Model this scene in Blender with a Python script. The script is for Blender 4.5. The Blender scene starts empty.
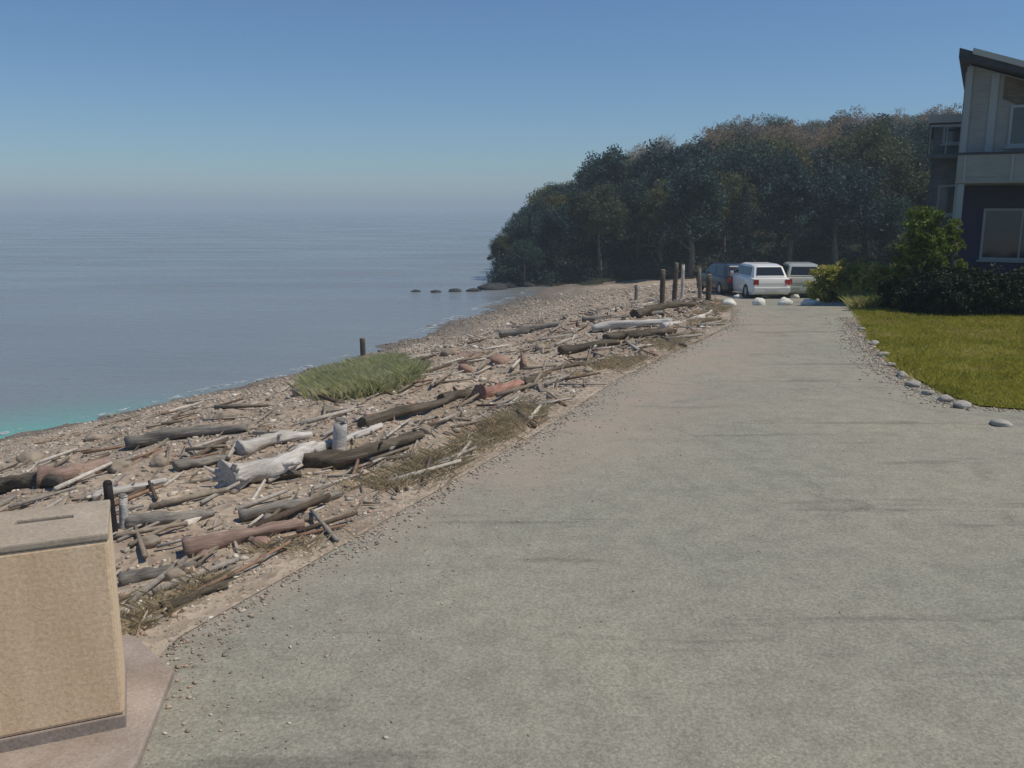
import bpy, math, random
import numpy as np
from mathutils import Vector, Matrix, noise as mnoise
R = math.radians
random.seed(7)
rng = np.random.default_rng(11)
scene = bpy.context.scene
COL = scene.collection

# ------------------------------------------------------------------ camera
FOC = 887.0; EYE = 2.2; TH = R(11.2)
cam_data = bpy.data.cameras.new('camera')
cam_data.sensor_width = 36.0
cam_data.lens = 36.0 * FOC / 1024.0
cam_data.clip_start = 0.05; cam_data.clip_end = 20000
cam = bpy.data.objects.new('camera', cam_data); COL.objects.link(cam)
cam.location = (0, 0, EYE); cam.rotation_euler = (R(90) - TH, 0, 0)
scene.camera = cam

# ------------------------------------------------------------------ light
SUN_AZ = R(98)      # clockwise from +Y (view direction), i.e. from the right
SUN_EL = R(61)
world = bpy.data.worlds.new('World'); scene.world = world; world.use_nodes = True
wn = world.node_tree; wn.nodes.clear()
wo = wn.nodes.new('ShaderNodeOutputWorld'); bg = wn.nodes.new('ShaderNodeBackground')
sky = wn.nodes.new('ShaderNodeTexSky'); sky.sky_type = 'NISHITA'; sky.sun_disc = False
sky.sun_elevation = SUN_EL; sky.sun_rotation = SUN_AZ
sky.air_density = 1.0; sky.dust_density = 0.15; sky.ozone_density = 4.5; sky.altitude = 0
bg.inputs['Strength'].default_value = 0.078
tint = wn.nodes.new('ShaderNodeMix'); tint.data_type = 'RGBA'; tint.blend_type = 'MULTIPLY'; tint.inputs[0].default_value = 1
tint.inputs[7].default_value = (.665, .835, .985, 1)
wn.links.new(sky.outputs[0], tint.inputs[6]); wn.links.new(tint.outputs[2], bg.inputs[0]); wn.links.new(bg.outputs[0], wo.inputs[0])
sl = bpy.data.lights.new('sun', 'SUN'); sl.energy = 3.05; sl.angle = R(0.5); sl.color = (1.0, 0.91, 0.77)
so = bpy.data.objects.new('sun', sl); COL.objects.link(so)
sd = Vector((math.sin(SUN_AZ) * math.cos(SUN_EL), math.cos(SUN_AZ) * math.cos(SUN_EL), math.sin(SUN_EL)))
so.rotation_euler = sd.to_track_quat('Z', 'Y').to_euler(); so.location = (40, 0, 60)
vs = scene.view_settings
vs.view_transform = 'Standard'; vs.look = 'None'; vs.gamma = 1.0; vs.exposure = 0.16; vs.use_curve_mapping = False
scene.cycles.volume_bounces = 1
scene.cycles.transparent_max_bounces = 16

# ------------------------------------------------------------------ helpers
def tag(o, label=None, cat=None, group=None, kind=None):
    if label: o['label'] = label
    if cat: o['category'] = cat
    if group: o['group'] = group
    if kind: o['kind'] = kind
    return o
def empty(name, loc, rz=0, **k):
    o = bpy.data.objects.new(name, None); COL.objects.link(o)
    o.location = loc; o.rotation_euler = (0, 0, rz); o.empty_display_size = 0.2
    return tag(o, **k)
def link_mesh(name, me, mat, parent=None, smooth=False):
    if mat: me.materials.append(mat)
    if smooth: me.polygons.foreach_set('use_smooth', np.ones(len(me.polygons), bool))
    o = bpy.data.objects.new(name, me); COL.objects.link(o); o.parent = parent
    return o
def np_mesh(name, V, F, mat, parent=None, smooth=False, colors=None):
    """V (n,3), F (m,k) all faces with the same number of corners."""
    V = np.asarray(V, np.float32); F = np.asarray(F, np.int32)
    me = bpy.data.meshes.new(name); k = F.shape[1]
    me.vertices.add(len(V)); me.vertices.foreach_set('co', V.ravel())
    me.loops.add(F.size); me.loops.foreach_set('vertex_index', F.ravel())
    me.polygons.add(len(F)); me.polygons.foreach_set('loop_start', np.arange(0, F.size, k, dtype=np.int32))
    me.polygons.foreach_set('loop_total', np.full(len(F), k, np.int32))
    me.update(calc_edges=True); me.validate()
    if colors is not None:
        a = me.color_attributes.new('tint', 'FLOAT_COLOR', 'POINT')
        c = np.ones((len(V), 4), np.float32); c[:, :3] = colors; a.data.foreach_set('color', c.ravel())
    return link_mesh(name, me, mat, parent, smooth)
class MB:
    def __init__(s): s.v = []; s.f = []
    def box(s, x0, x1, y0, y1, z0, z1, M=None):
        b = len(s.v)
        for z in (z0, z1):
            for (x, y) in ((x0, y0), (x1, y0), (x1, y1), (x0, y1)):
                p = Vector((x, y, z)); s.v.append(tuple(M @ p if M else p))
        for f in ((3,2,1,0), (4,5,6,7), (0,1,5,4), (1,2,6,5), (2,3,7,6), (3,0,4,7)): s.f.append(tuple(b+i for i in f))
        return s
    def loft(s, rings, cap=True):
        b = len(s.v); n = len(rings[0])
        for r in rings: s.v += [tuple(p) for p in r]
        for i in range(len(rings)-1):
            for j in range(n):
                k = (j+1) % n
                s.f.append((b+i*n+j, b+i*n+k, b+(i+1)*n+k, b+(i+1)*n+j))
        if cap:
            s.f.append(tuple(b+j for j in reversed(range(n)))); s.f.append(tuple(b+(len(rings)-1)*n+j for j in range(n)))
        return s
    def tube(s, pts, rad, n=8, jit=0.0, seed=0):
        pts = [Vector(p) for p in pts]; rings = []
        for i, p in enumerate(pts):
            d = (pts[min(i+1, len(pts)-1)] - pts[max(i-1, 0)]).normalized()
            a = d.cross(Vector((0, 0, 1)) if abs(d.z) < .9 else Vector((1, 0, 0))).normalized(); c = d.cross(a)
            ring = []
            for j in range(n):
                t = 2*math.pi*j/n
                r = rad[i]*(1 + jit*mnoise.noise(Vector((math.cos(t)*1.3+seed, math.sin(t)*1.3, i*.35+seed*3.1))))
                ring.append(p + a*math.cos(t)*r + c*math.sin(t)*r)
            rings.append(ring)
        return s.loft(rings)
    def poly(s, pts):
        b = len(s.v); s.v += [tuple(p) for p in pts]; s.f.append(tuple(range(b, b+len(pts)))); return s
    def build(s, name, mat, parent=None, smooth=False, bevel=0):
        me = bpy.data.meshes.new(name); me.from_pydata(s.v, [], s.f); me.update()
        if bevel:
            import bmesh
            bm = bmesh.new(); bm.from_mesh(me)
            bmesh.ops.bevel(bm, geom=[e for e in bm.edges if len(e.link_faces) == 2 and e.calc_face_angle(0) > .5], offset=bevel, segments=2, profile=.6, affect='EDGES', clamp_overlap=True)
            bm.to_mesh(me); bm.free()
        o = link_mesh(name, me, mat, parent, smooth)
        if smooth:
            for p in me.polygons:
                if len(p.vertices) > 4: p.use_smooth = False
        return o
def ss(a, b, x):
    t = np.clip((np.asarray(x, float)-a)/(b-a), 0, 1); return t*t*(3-2*t)
def vnoise(x, y, seed=0):
    """smooth value noise, vectorised"""
    x = np.asarray(x, float); y = np.asarray(y, float)
    xi = np.floor(x).astype(np.int64); yi = np.floor(y).astype(np.int64); xf = x-xi; yf = y-yi
    def h(a, b):
        n = (a*374761393 + b*668265263 + seed*974634777) & 0x7fffffff
        n = ((n ^ (n >> 13)) * 1274126177) & 0x7fffffff
        return ((n ^ (n >> 16)) & 0xffff)/65535.0
    u = xf*xf*(3-2*xf); v = yf*yf*(3-2*yf)
    return (h(xi, yi)*(1-u)+h(xi+1, yi)*u)*(1-v) + (h(xi, yi+1)*(1-u)+h(xi+1, yi+1)*u)*v - .5

# ------------------------------------------------------------------ ground shape
SEA = -3.0
Ly = [-200, 3.0, 4.26, 5.59, 8.7, 11.4, 17, 20, 27, 35, 48, 58, 70, 90]
Lx = [-2.1, -2.0, -1.98, -1.35, .08, 1.15, 4.0, 4.75, 6.2, 7.9, 11.5, 13.0, 16, 20]
Wy = [-200, 4, 19.7, 22.5, 27.9, 36.7, 45, 57.7, 70, 90]
Wx = [-90, -20.5, -11.7, -9.9, -6.8, -3.8, -1.64, 1.8, 5, 9]
def Lf(y): return np.interp(y, Ly, Lx)
def Wf(y): return np.interp(y, Wy, Wx)
def gf(x, y):
    s = np.interp(y, [18.5, 21, 25, 38, 60, 80], [0, -.08, -.42, -1.6, -2.35, -2.5])
    w = ss(8.6, 11.5, np.asarray(x) - np.maximum(0, np.asarray(y)-22)*.35) * (1-ss(34, 48, y))
    return s*(1-w)
def H(x, y):
    x = np.asarray(x, float); y = np.asarray(y, float)
    l = Lf(y); w = Wf(y); g = gf(x, y); f = (l-x)/(l-w)
    fc = np.clip(f, 0, 1)
    prof = .55*fc + .45*fc**1.6
    prof = prof - .05*np.sin(fc*math.pi*2)*(fc < 1)
    z = g - (g-SEA)*prof
    z = np.where(f > 1, SEA - (f-1)*(g-SEA)*.8, z)
    z = np.maximum(z, SEA-1.2)
    amp = ss(0, .06, f)
    z = z + amp*(.16*vnoise(x*.8, y*.8, 1) + .10*vnoise(x*2.1, y*2.1, 2) + .04*vnoise(x*6, y*6, 3))
    return z
CT, ST = math.cos(TH), math.sin(TH)
def ray(px, py):
    u = (px-512)/FOC; v = (384-py)/FOC
    return Vector((u, CT+v*ST, -ST+v*CT))
def pick(px, py):
    """point of the ground seen at a pixel of the photograph"""
    d = ray(px, py); t = 1.0
    while t < 160:
        x, y, z = d.x*t, d.y*t, EYE+d.z*t
        if z < max(float(H(x, y)), SEA): break
        t += .02 + t*.002
    return Vector((d.x*t, d.y*t, max(float(H(d.x*t, d.y*t)), SEA)))
def z_at(py, Y):
    v = (384-py)/FOC
    return EYE + Y*(v*CT-ST)/(CT+v*ST)
def x_at(px, Y, z):
    return (px-512)/FOC*(Y*CT-(z-EYE)*ST)

# ------------------------------------------------------------------ materials
def mat(name, base=(.5, .5, .5), rough=.8, build=None, spec=.5, metal=0):
    m = bpy.data.materials.new(name); m.use_nodes = True; nt = m.node_tree
    b = nt.nodes['Principled BSDF']
    b.inputs['Base Color'].default_value = (*base, 1); b.inputs['Roughness'].default_value = rough
    b.inputs['Specular IOR Level'].default_value = spec; b.inputs['Metallic'].default_value = metal
    if build: build(nt, b)
    return m
def N(nt, t, **k):
    n = nt.nodes.new(t)
    for a, v in k.items():
        if a in n.inputs: n.inputs[a].default_value = v
        else: setattr(n, a, v)
    return n
def coord(nt, scale=(1, 1, 1), space='Object'):
    tc = nt.nodes.new('ShaderNodeTexCoord'); mp = nt.nodes.new('ShaderNodeMapping')
    mp.inputs['Scale'].default_value = scale; nt.links.new(tc.outputs[space], mp.inputs[0]); return mp.outputs[0]
def noise(nt, co, scale, detail=4, rough=.55, out='Fac'):
    n = N(nt, 'ShaderNodeTexNoise'); n.inputs['Scale'].default_value = scale
    n.inputs['Detail'].default_value = detail; n.inputs['Roughness'].default_value = rough
    nt.links.new(co, n.inputs['Vector']); return n.outputs[out]
def ramp(nt, fac, stops):
    r = nt.nodes.new('ShaderNodeValToRGB'); e = r.color_ramp.elements
    while len(e) < len(stops): e.new(.5)
    for i, (p, c) in enumerate(stops):
        e[i].position = p; e[i].color = (*c, 1) if len(c) == 3 else c
    nt.links.new(fac, r.inputs[0]); return r.outputs[0]
def mix(nt, fac, a, b, mode='MIX'):
    m = nt.nodes.new('ShaderNodeMix'); m.data_type = 'RGBA'; m.blend_type = mode
    for sock, val in ((m.inputs[0], fac), (m.inputs[6], a), (m.inputs[7], b)):
        if hasattr(val, 'links'): nt.links.new(val, sock)
        elif isinstance(val, (int, float)): sock.default_value = val
        else: sock.default_value = (*val, 1)
    return m.outputs[2]
def bump(nt, b, h, strength, dist=.02, prev=None):
    n = nt.nodes.new('ShaderNodeBump'); n.inputs['Strength'].default_value = strength; n.inputs['Distance'].default_value = dist
    nt.links.new(h, n.inputs['Height'])
    if prev is not None: nt.links.new(prev, n.inputs['Normal'])
    nt.links.new(n.outputs[0], b.inputs['Normal']); return n.outputs[0]
G = lambda v: (v, v, v)

def m_beach(nt, b):
    co = coord(nt)
    big = ramp(nt, noise(nt, co, .55, 5), [(.35, (.27, .215, .155)), (.5, (.34, .275, .205)), (.68, (.42, .345, .26))])
    vo = N(nt, 'ShaderNodeTexVoronoi'); vo.inputs['Scale'].default_value = 16; nt.links.new(co, vo.inputs['Vector'])
    peb = ramp(nt, vo.outputs['Color'], [(0, G(.62)), (.5, G(1.0)), (1, G(1.35))])
    c = mix(nt, 1, big, peb, 'MULTIPLY')
    red = ramp(nt, noise(nt, co, .42, 3), [(.56, G(0)), (.70, G(.55))])
    c = mix(nt, red, c, (.25, .15, .115))
    # wet band beside the water: a matter of height above the sea
    g = nt.nodes.new('ShaderNodeNewGeometry'); sp = nt.nodes.new('ShaderNodeSeparateXYZ'); nt.links.new(g.outputs['Position'], sp.inputs[0])
    mr = N(nt, 'ShaderNodeMapRange'); mr.inputs['From Min'].default_value = SEA; mr.inputs['From Max'].default_value = SEA+.5
    mr.inputs['To Min'].default_value = 1; mr.inputs['To Max'].default_value = 0; nt.links.new(sp.outputs['Z'], mr.inputs[0])
    c = mix(nt, mr.outputs[0], c, (.13, .115, .095))
    nt.links.new(c, b.inputs['Base Color'])
    bump(nt, b, vo.outputs['Distance'], .45, .02)
MAT_BEACH = mat('shingle', rough=.9, build=m_beach)
def m_road(nt, b):
    co = coord(nt)
    c = ramp(nt, noise(nt, co, .35, 5), [(.3, (.256, .252, .208)), (.5, (.282, .274, .220)), (.7, (.315, .298, .236))])
    fine = ramp(nt, noise(nt, co, 55, 3, .7), [(.25, G(.66)), (.5, G(1)), (.78, G(1.36))])
    c = mix(nt, 1, c, fine, 'MULTIPLY')
    mid = ramp(nt, noise(nt, co, 4.5, 4, .65), [(.3, G(.86)), (.6, G(1.05))])
    c = mix(nt, 1, c, mid, 'MULTIPLY')
    # faint damp / worn streaks running across
    co2 = coord(nt, (.22, 1.7, 1))
    st = ramp(nt, noise(nt, co2, 1.6, 5, .6), [(.36, G(.76)), (.42, G(1))])
    c = mix(nt, 1, c, st, 'MULTIPLY')
    # sandy shoulder where gravel has washed over, following a noise shape
    tc = nt.nodes.new('ShaderNodeAttribute'); tc.attribute_name = 'tint'
    sn = ramp(nt, noise(nt, co, 1.3, 4), [(.30, G(0)), (.62, G(1))])
    fac = mix(nt, 1, tc.outputs['Color'], sn, 'MULTIPLY')
    c = mix(nt, fac, c, (.345, .29, .235))
    # hairline cracks
    vo = N(nt, 'ShaderNodeTexVoronoi', feature='DISTANCE_TO_EDGE'); vo.inputs['Scale'].default_value = .42
    wob = nt.nodes.new('ShaderNodeVectorMath'); wob.operation = 'ADD'
    nn = noise(nt, co, 2.2, 5, .7, 'Color'); sc = nt.nodes.new('ShaderNodeVectorMath'); sc.operation = 'SCALE'; sc.inputs['Scale'].default_value = .55
    nt.links.new(nn, sc.inputs[0]); nt.links.new(co, wob.inputs[0]); nt.links.new(sc.outputs[0], wob.inputs[1]); nt.links.new(wob.outputs[0], vo.inputs['Vector'])
    ck = ramp(nt, vo.outputs['Distance'], [(.002, G(.72)), (.007, G(1))])
    cm = ramp(nt, noise(nt, co, .5, 2), [(.47, G(0)), (.62, G(1))])
    ck2 = mix(nt, cm, (1, 1, 1), ck)
    c = mix(nt, 1, c, ck2, 'MULTIPLY')
    vg = N(nt, 'ShaderNodeTexVoronoi'); vg.inputs['Scale'].default_value = 130; nt.links.new(co, vg.inputs['Vector'])
    c = mix(nt, .28, c, ramp(nt, vg.outputs['Color'], [(.1, G(.6)), (.5, G(1)), (.9, G(1.5))]), 'MULTIPLY')
    stn = ramp(nt, noise(nt, coord(nt, (1, .5, 1)), .9, 6, .75), [(.60, G(1)), (.72, G(.84))])
    c = mix(nt, 1, c, stn, 'MULTIPLY')
    nt.links.new(c, b.inputs['Base Color'])
    p = bump(nt, b, noise(nt, co, 70, 3, .7), .6, .008)
    bump(nt, b, noise(nt, co, 3, 4), .35, .05, p)
MAT_ROAD = mat('worn_asphalt', rough=.92, build=m_road, spec=.25)
def m_earth(nt, b):
    co = coord(nt)
    c = ramp(nt, noise(nt, co, .8, 6), [(.35, (.075, .085, .03)), (.55, (.13, .13, .05)), (.7, (.19, .165, .09))])
    nt.links.new(c, b.inputs['Base Color']); bump(nt, b, noise(nt, co, 12, 4), .6, .04)
MAT_EARTH = mat('rough_ground', rough=.95, build=m_earth, spec=.15)
def m_lawn(nt, b):
    co = coord(nt)
    c = ramp(nt, noise(nt, co, .9, 5), [(.32, (.12, .125, .022)), (.55, (.17, .165, .03)), (.72, (.22, .18, .06))])
    nt.links.new(c, b.inputs['Base Color']); bump(nt, b, noise(nt, co, 30, 4), .8, .03)
MAT_LAWN = mat('lawn_soil', rough=.95, build=m_lawn, spec=.15)
def leafmat(name, c1, c2, c3, trans=.25, scale=1.2, rough=.65):
    m = bpy.data.materials.new(name); m.use_nodes = True; nt = m.node_tree; b = nt.nodes['Principled BSDF']
    co = coord(nt)
    oi = nt.nodes.new('ShaderNodeObjectInfo')
    c = ramp(nt, noise(nt, co, scale, 4, .7), [(.33, c1), (.52, c2), (.7, c3)])
    rr = ramp(nt, oi.outputs['Random'], [(0, (.72, .82, .95)), (.5, G(1.0)), (1, (1.28, 1.12, .9))])
    if 'blade' not in name: c = mix(nt, 1, c, rr, 'MULTIPLY')
    nt.links.new(c, b.inputs['Base Color']); b.inputs['Roughness'].default_value = rough; b.inputs['Specular IOR Level'].default_value = .25
    tr = nt.nodes.new('ShaderNodeBsdfTranslucent'); nt.links.new(c, tr.inputs[0])
    mx = nt.nodes.new('ShaderNodeMixShader'); mx.inputs[0].default_value = trans
    out = nt.nodes['Material Output']
    nt.links.new(b.outputs[0], mx.inputs[1]); nt.links.new(tr.outputs[0], mx.inputs[2]); nt.links.new(mx.outputs[0], out.inputs[0])
    return m
MAT_EVERG = leafmat('evergreen_leaf', (.022, .056, .062), (.038, .080, .074), (.062, .104, .078), .2)
MAT_BROAD = leafmat('broad_leaf', (.070, .095, .05), (.11, .13, .062), (.16, .16, .08), .3)
MAT_TWIG = leafmat('brown_twigs', (.19, .155, .115), (.27, .22, .16), (.35, .29, .215), .25)
MAT_SHRUB = leafmat('bright_shrub_leaf', (.10, .15, .025), (.15, .20, .03), (.22, .25, .05), .35, 3)
MAT_YSHRUB = leafmat('yellow_green_leaf', (.24, .26, .05), (.34, .35, .08), (.44, .41, .15), .35, 3)
MAT_HEDGE = leafmat('shade_dark_hedge_leaf', (.012, .024, .012), (.02, .036, .016), (.035, .05, .02), .1, 3)  # house shade on the hedge is put into this near-black leaf colour
MAT_GRASS = leafmat('grass_blade', (.25, .26, .035), (.36, .34, .05), (.48, .38, .13), .45, .8)
MAT_ROUGHGRASS = leafmat('rough_grass_blade', (.25, .26, .06), (.33, .34, .10), (.44, .40, .18), .4, .7)
MAT_BGRASS = leafmat('beach_grass_blade', (.40, .42, .20), (.52, .52, .27), (.62, .59, .38), .5, 1.5)
MAT_DRY = leafmat('dry_grass_blade', (.40, .32, .19), (.52, .43, .27), (.62, .52, .36), .45, 2)
def m_bark(nt, b):
    co = coord(nt, (1, 1, .25))
    c = ramp(nt, noise(nt, co, 9, 5), [(.3, (.08, .068, .056)), (.7, (.20, .175, .145))])
    nt.links.new(c, b.inputs['Base Color']); bump(nt, b, noise(nt, co, 14, 4), .8, .03)
MAT_BARK = mat('bark', rough=.9, build=m_bark)
def woodmat(name, c1, c2, c3):
    def f(nt, b):
        co = coord(nt, (1, 1, 1), 'Generated')
        co = coord(nt, (1.2, 22, 22), 'Object')
        c = ramp(nt, noise(nt, co, 1.6, 6, .65), [(.3, c1), (.5, c2), (.68, c3)])
        co3 = coord(nt)
        c = mix(nt, 1, c, ramp(nt, noise(nt, co3, 2.5, 3), [(.3, G(.7)), (.6, G(1.05))]), 'MULTIPLY')
        nt.links.new(c, b.inputs['Base Color']); bump(nt, b, noise(nt, co, 2.0, 6, .7), .7, .02)
    return mat(name, rough=.85, build=f, spec=.2)
MAT_LOGW = woodmat('bleached_wood', (.40, .37, .32), (.58, .55, .50), (.74, .71, .66))
MAT_LOGG = woodmat('grey_wood', (.13, .12, .105), (.24, .22, .19), (.36, .33, .29))
MAT_LOGB = woodmat('dark_wet_wood', (.06, .05, .037), (.12, .10, .075), (.20, .17, .13))
MAT_LOGR = woodmat('red_brown_wood', (.22, .15, .115), (.32, .225, .18), (.42, .32, .265))
MAT_LOGRR = woodmat('rusty_red_wood', (.24, .12, .09), (.38, .21, .16), (.52, .36, .29))
def m_stone(nt, b):
    a = nt.nodes.new('ShaderNodeAttribute'); a.attribute_name = 'tint'; co = coord(nt)
    c = mix(nt, 1, a.outputs['Color'], ramp(nt, noise(nt, co, 22, 4, .7), [(.3, G(.72)), (.65, G(1.2))]), 'MULTIPLY')
    nt.links.new(c, b.inputs['Base Color']); bump(nt, b, noise(nt, co, 30, 4), .4, .01)
MAT_STONE = mat('beach_stone', rough=.85, build=m_stone, spec=.3)
def rockmat(name, c1, c2, c3):
    def f(nt, b):
        co = coord(nt)
        c = ramp(nt, noise(nt, co, 3.5, 6, .65), [(.3, c1), (.5, c2), (.7, c3)])
        nt.links.new(c, b.inputs['Base Color']); bump(nt, b, noise(nt, co, 9, 5), .7, .03)
    return mat(name, rough=.88, build=f, spec=.3)
MAT_ROCK = rockmat('grey_rock', (.20, .165, .125), (.31, .26, .20), (.42, .36, .29))
MAT_ROCKD = rockmat('wet_dark_rock', (.02, .022, .024), (.04, .045, .05), (.075, .08, .08))
MAT_ROCKP = rockmat('pink_rock', (.22, .13, .10), (.31, .20, .16), (.40, .29, .24))
MAT_WHITEST = rockmat('white_painted_stone', (.50, .50, .44), (.68, .68, .61), (.78, .78, .72))
def m_conc(c1, c2, c3, vs_=1.0):
    def f(nt, b):
        co = coord(nt, (1, 1, vs_))
        c = ramp(nt, noise(nt, co, 4, 6, .6), [(.3, c1), (.5, c2), (.7, c3)])
        co2 = coord(nt)
        c = mix(nt, 1, c, ramp(nt, noise(nt, co2, 60, 3, .7), [(.3, G(.8)), (.7, G(1.14))]), 'MULTIPLY')
        vo = N(nt, 'ShaderNodeTexVoronoi'); vo.inputs['Scale'].default_value = 45; nt.links.new(co2, vo.inputs['Vector'])
        pit = ramp(nt, vo.outputs['Distance'], [(.04, G(.55)), (.12, G(1))])
        c = mix(nt, .6, c, pit, 'MULTIPLY')
        nt.links.new(c, b.inputs['Base Color']); bump(nt, b, noise(nt, co2, 45, 4, .7), .35, .008)
    return f
MAT_TAN = mat('tan_concrete', rough=.9, build=m_conc((.66, .475, .295), (.76, .57, .375), (.83, .66, .47), .22), spec=.25)
MAT_CAP = mat('grey_cap_concrete', rough=.9, build=m_conc((.33, .275, .21), (.39, .33, .255), (.46, .395, .31)), spec=.25)
MAT_PAD = mat('pinkish_concrete', rough=.92, build=m_conc((.27, .215, .175), (.34, .28, .235), (.42, .355, .305)), spec=.25)
MAT_KERB = mat('pale_kerb_concrete', rough=.9, build=m_conc((.30, .28, .245), (.38, .36, .32), (.47, .45, .41)), spec=.25)
def m_siding(nt, b):
    co = coord(nt)
    c = ramp(nt, noise(nt, co, 1.5, 5), [(.3, (.27, .28, .26)), (.7, (.35, .35, .315))])
    c = mix(nt, .4, c, ramp(nt, noise(nt, coord(nt, (1, 1, 12)), 2, 3), [(.35, G(.75)), (.6, G(1))]), 'MULTIPLY')
    nt.links.new(c, b.inputs['Base Color'])
    w = N(nt, 'ShaderNodeTexWave', wave_type='BANDS', bands_direction='Z', wave_profile='SAW'); w.inputs['Scale'].default_value = 1.1
    nt.links.new(co, w.inputs['Vector']); bump(nt, b, w.outputs['Fac'], .6, .02)
MAT_SIDING = mat('blue_grey_siding', rough=.75, build=m_siding, spec=.3)
MAT_TRIM = mat('pale_trim', (.34, .37, .36), .6, spec=.3)
MAT_BROWNW = mat('brown_shingle', rough=.85, build=m_conc((.10, .085, .06), (.15, .125, .09), (.20, .17, .125), 3), spec=.2)
MAT_ROOF = mat('dark_roofing', rough=.85, build=m_conc((.035, .045, .055), (.055, .065, .075), (.08, .09, .10)), spec=.3)
MAT_FASCIA = mat('pale_fascia', (.42, .43, .38), .6)
MAT_DARKW = mat('dark_blue_recess_wall', (.032, .034, .075), .6)  # dark blue base colour of the recessed lower wall
MAT_GLASS = mat('window_glass', (.03, .04, .045), .08, spec=.8)
MAT_NEIGH = mat('grey_render', rough=.85, build=m_conc((.12, .14, .145), (.16, .18, .18), (.2, .22, .215)), spec=.2)
def carpaint(name, c):
    m = mat(name, c, .3, spec=.5); m.node_tree.nodes['Principled BSDF'].inputs['Coat Weight'].default_value = .5; return m
MAT_CWHITE = carpaint('white_paint', (.78, .78, .75)); MAT_CGREY = carpaint('grey_green_paint', (.42, .44, .38)); MAT_CDARK = carpaint('black_paint', (.012, .014, .018))
MAT_TYRE = mat('tyre_rubber', (.02, .02, .02), .85); MAT_RIM = mat('wheel_metal', (.45, .45, .46), .35, metal=.8)
MAT_RED = mat('red_lens', (.35, .02, .015), .25); MAT_PLATE = mat('plate_white', (.7, .7, .66), .5); MAT_CGLASS = mat('car_glass', (.015, .018, .02), .06, spec=.8)
MAT_BLACKW = mat('tarred_wood', (.018, .013, .013), .8)
MAT_RECESS = mat('dark_slot_strip', (.015, .014, .012), .9)  # near-black strip laid in the bottom of the cap slot
def m_water(nt, b):
    co = coord(nt)
    a = nt.nodes.new('ShaderNodeAttribute'); a.attribute_name = 'tint'
    c = ramp(nt, noise(nt, co, .05, 3), [(.35, (.19, .21, .218)), (.65, (.215, .235, .24))])
    c = mix(nt, a.outputs['Color'], c, (.11, .42, .33))
    nt.links.new(c, b.inputs['Base Color'])
    nt.links.new(ramp(nt, noise(nt, coord(nt, (.25, 1, 1)), .22, 4), [(.35, G(.10)), (.65, G(.30))]), b.inputs['Roughness']); b.inputs['IOR'].default_value = 1.33
    co1 = coord(nt, (.55, 1.5, 1)); co2 = coord(nt, (1, 1.8, 1))
    p = bump(nt, b, noise(nt, co1, .9, 5, .65), .6, .2)
    bump(nt, b, noise(nt, co2, 5.5, 3, .6), .45, .03, p)
MAT_WATER = mat('sea_water', rough=.12, build=m_water)

# ------------------------------------------------------------------ the setting
def grid(name, xs, ys, zf, mt, kind='structure', colf=None, smooth=True):
    X, Y = np.meshgrid(xs, ys); Z = zf(X, Y)
    V = np.stack([X.ravel(), Y.ravel(), Z.ravel()], 1); nx, ny = len(xs), len(ys)
    i = np.arange(nx*ny).reshape(ny, nx)
    F = np.stack([i[:-1, :-1].ravel(), i[:-1, 1:].ravel(), i[1:, 1:].ravel(), i[1:, :-1].ravel()], 1)
    o = np_mesh(name, V, F, mt, None, smooth, colf(X.ravel(), Y.ravel()) if colf else None)
    return tag(o, kind=kind)
# sea: one sheet to the horizon (finer near the shore for the shallow tint)
def spread(a, b, n, far):
    core = np.linspace(a, b, n); k = np.geomspace(1, far, 16)
    return np.concatenate([a-k[::-1]*3, core, b+k*3])
def shallow(x, y):
    d = Wf(y)-x
    f = (1-ss(-1, 6.5, d))*(1-ss(17, 27, y))
    return np.stack([f, f, f], 1)
grid('sea', spread(-60, 10, 141, 1600), spread(-20, 80, 201, 1600), lambda x, y: np.full_like(x, SEA), MAT_WATER, colf=shallow)
# beach: from the road edge down to below the water
ys = np.concatenate([np.linspace(-120, 0, 40)[:-1], np.linspace(0, 12, 121)[:-1], np.linspace(12, 64, 240)])
fr = np.concatenate([np.linspace(-.012, .3, 90)[:-1], np.linspace(.3, 1.3, 150)])
FR, YY = np.meshgrid(fr, ys)
XX = Lf(YY) - FR*(Lf(YY)-Wf(YY)); ZZ = H(XX, YY)
nx, ny = len(fr), len(ys); idx = np.arange(nx*ny).reshape(ny, nx)
Fq = np.stack([idx[:-1, :-1].ravel(), idx[1:, :-1].ravel(), idx[1:, 1:].ravel(), idx[:-1, 1:].ravel()], 1)
tag(np_mesh('beach', np.stack([XX.ravel(), YY.ravel(), ZZ.ravel()], 1), Fq, MAT_BEACH, None, True), kind='structure')
# inland ground under road, lawn and houses
def warp_rows(name, ys, left, right, nx, zoff, mt, colf=None, kind='structure'):
    V = []; C = []
    for y in ys:
        l, r = float(left(y)), float(right(y))
        xs_ = np.linspace(0, 1, nx)**1.4*(r-l)+l
        z = gf(xs_, np.full(nx, y)) + zoff
        V.append(np.stack([xs_, np.full(nx, y), z], 1))
        if colf: C.append(colf(xs_, y))
    V = np.concatenate(V); i = np.arange(len(ys)*nx).reshape(len(ys), nx)
    F = np.stack([i[:-1, :-1].ravel(), i[:-1, 1:].ravel(), i[1:, 1:].ravel(), i[1:, :-1].ravel()], 1)
    return tag(np_mesh(name, V, F, mt, None, True, np.concatenate(C) if colf else None), kind=kind)
ysg = np.concatenate([np.linspace(-120, 0, 30)[:-1], np.linspace(0, 70, 141)])
warp_rows('ground', ysg, lambda y: Lf(y)-.02, lambda y: 220, 120, -.012, MAT_EARTH)
Ry = [9.30, 9.45, 9.8, 10.6, 12.1, 15, 17.7, 20, 24, 30, 38, 44]
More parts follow.
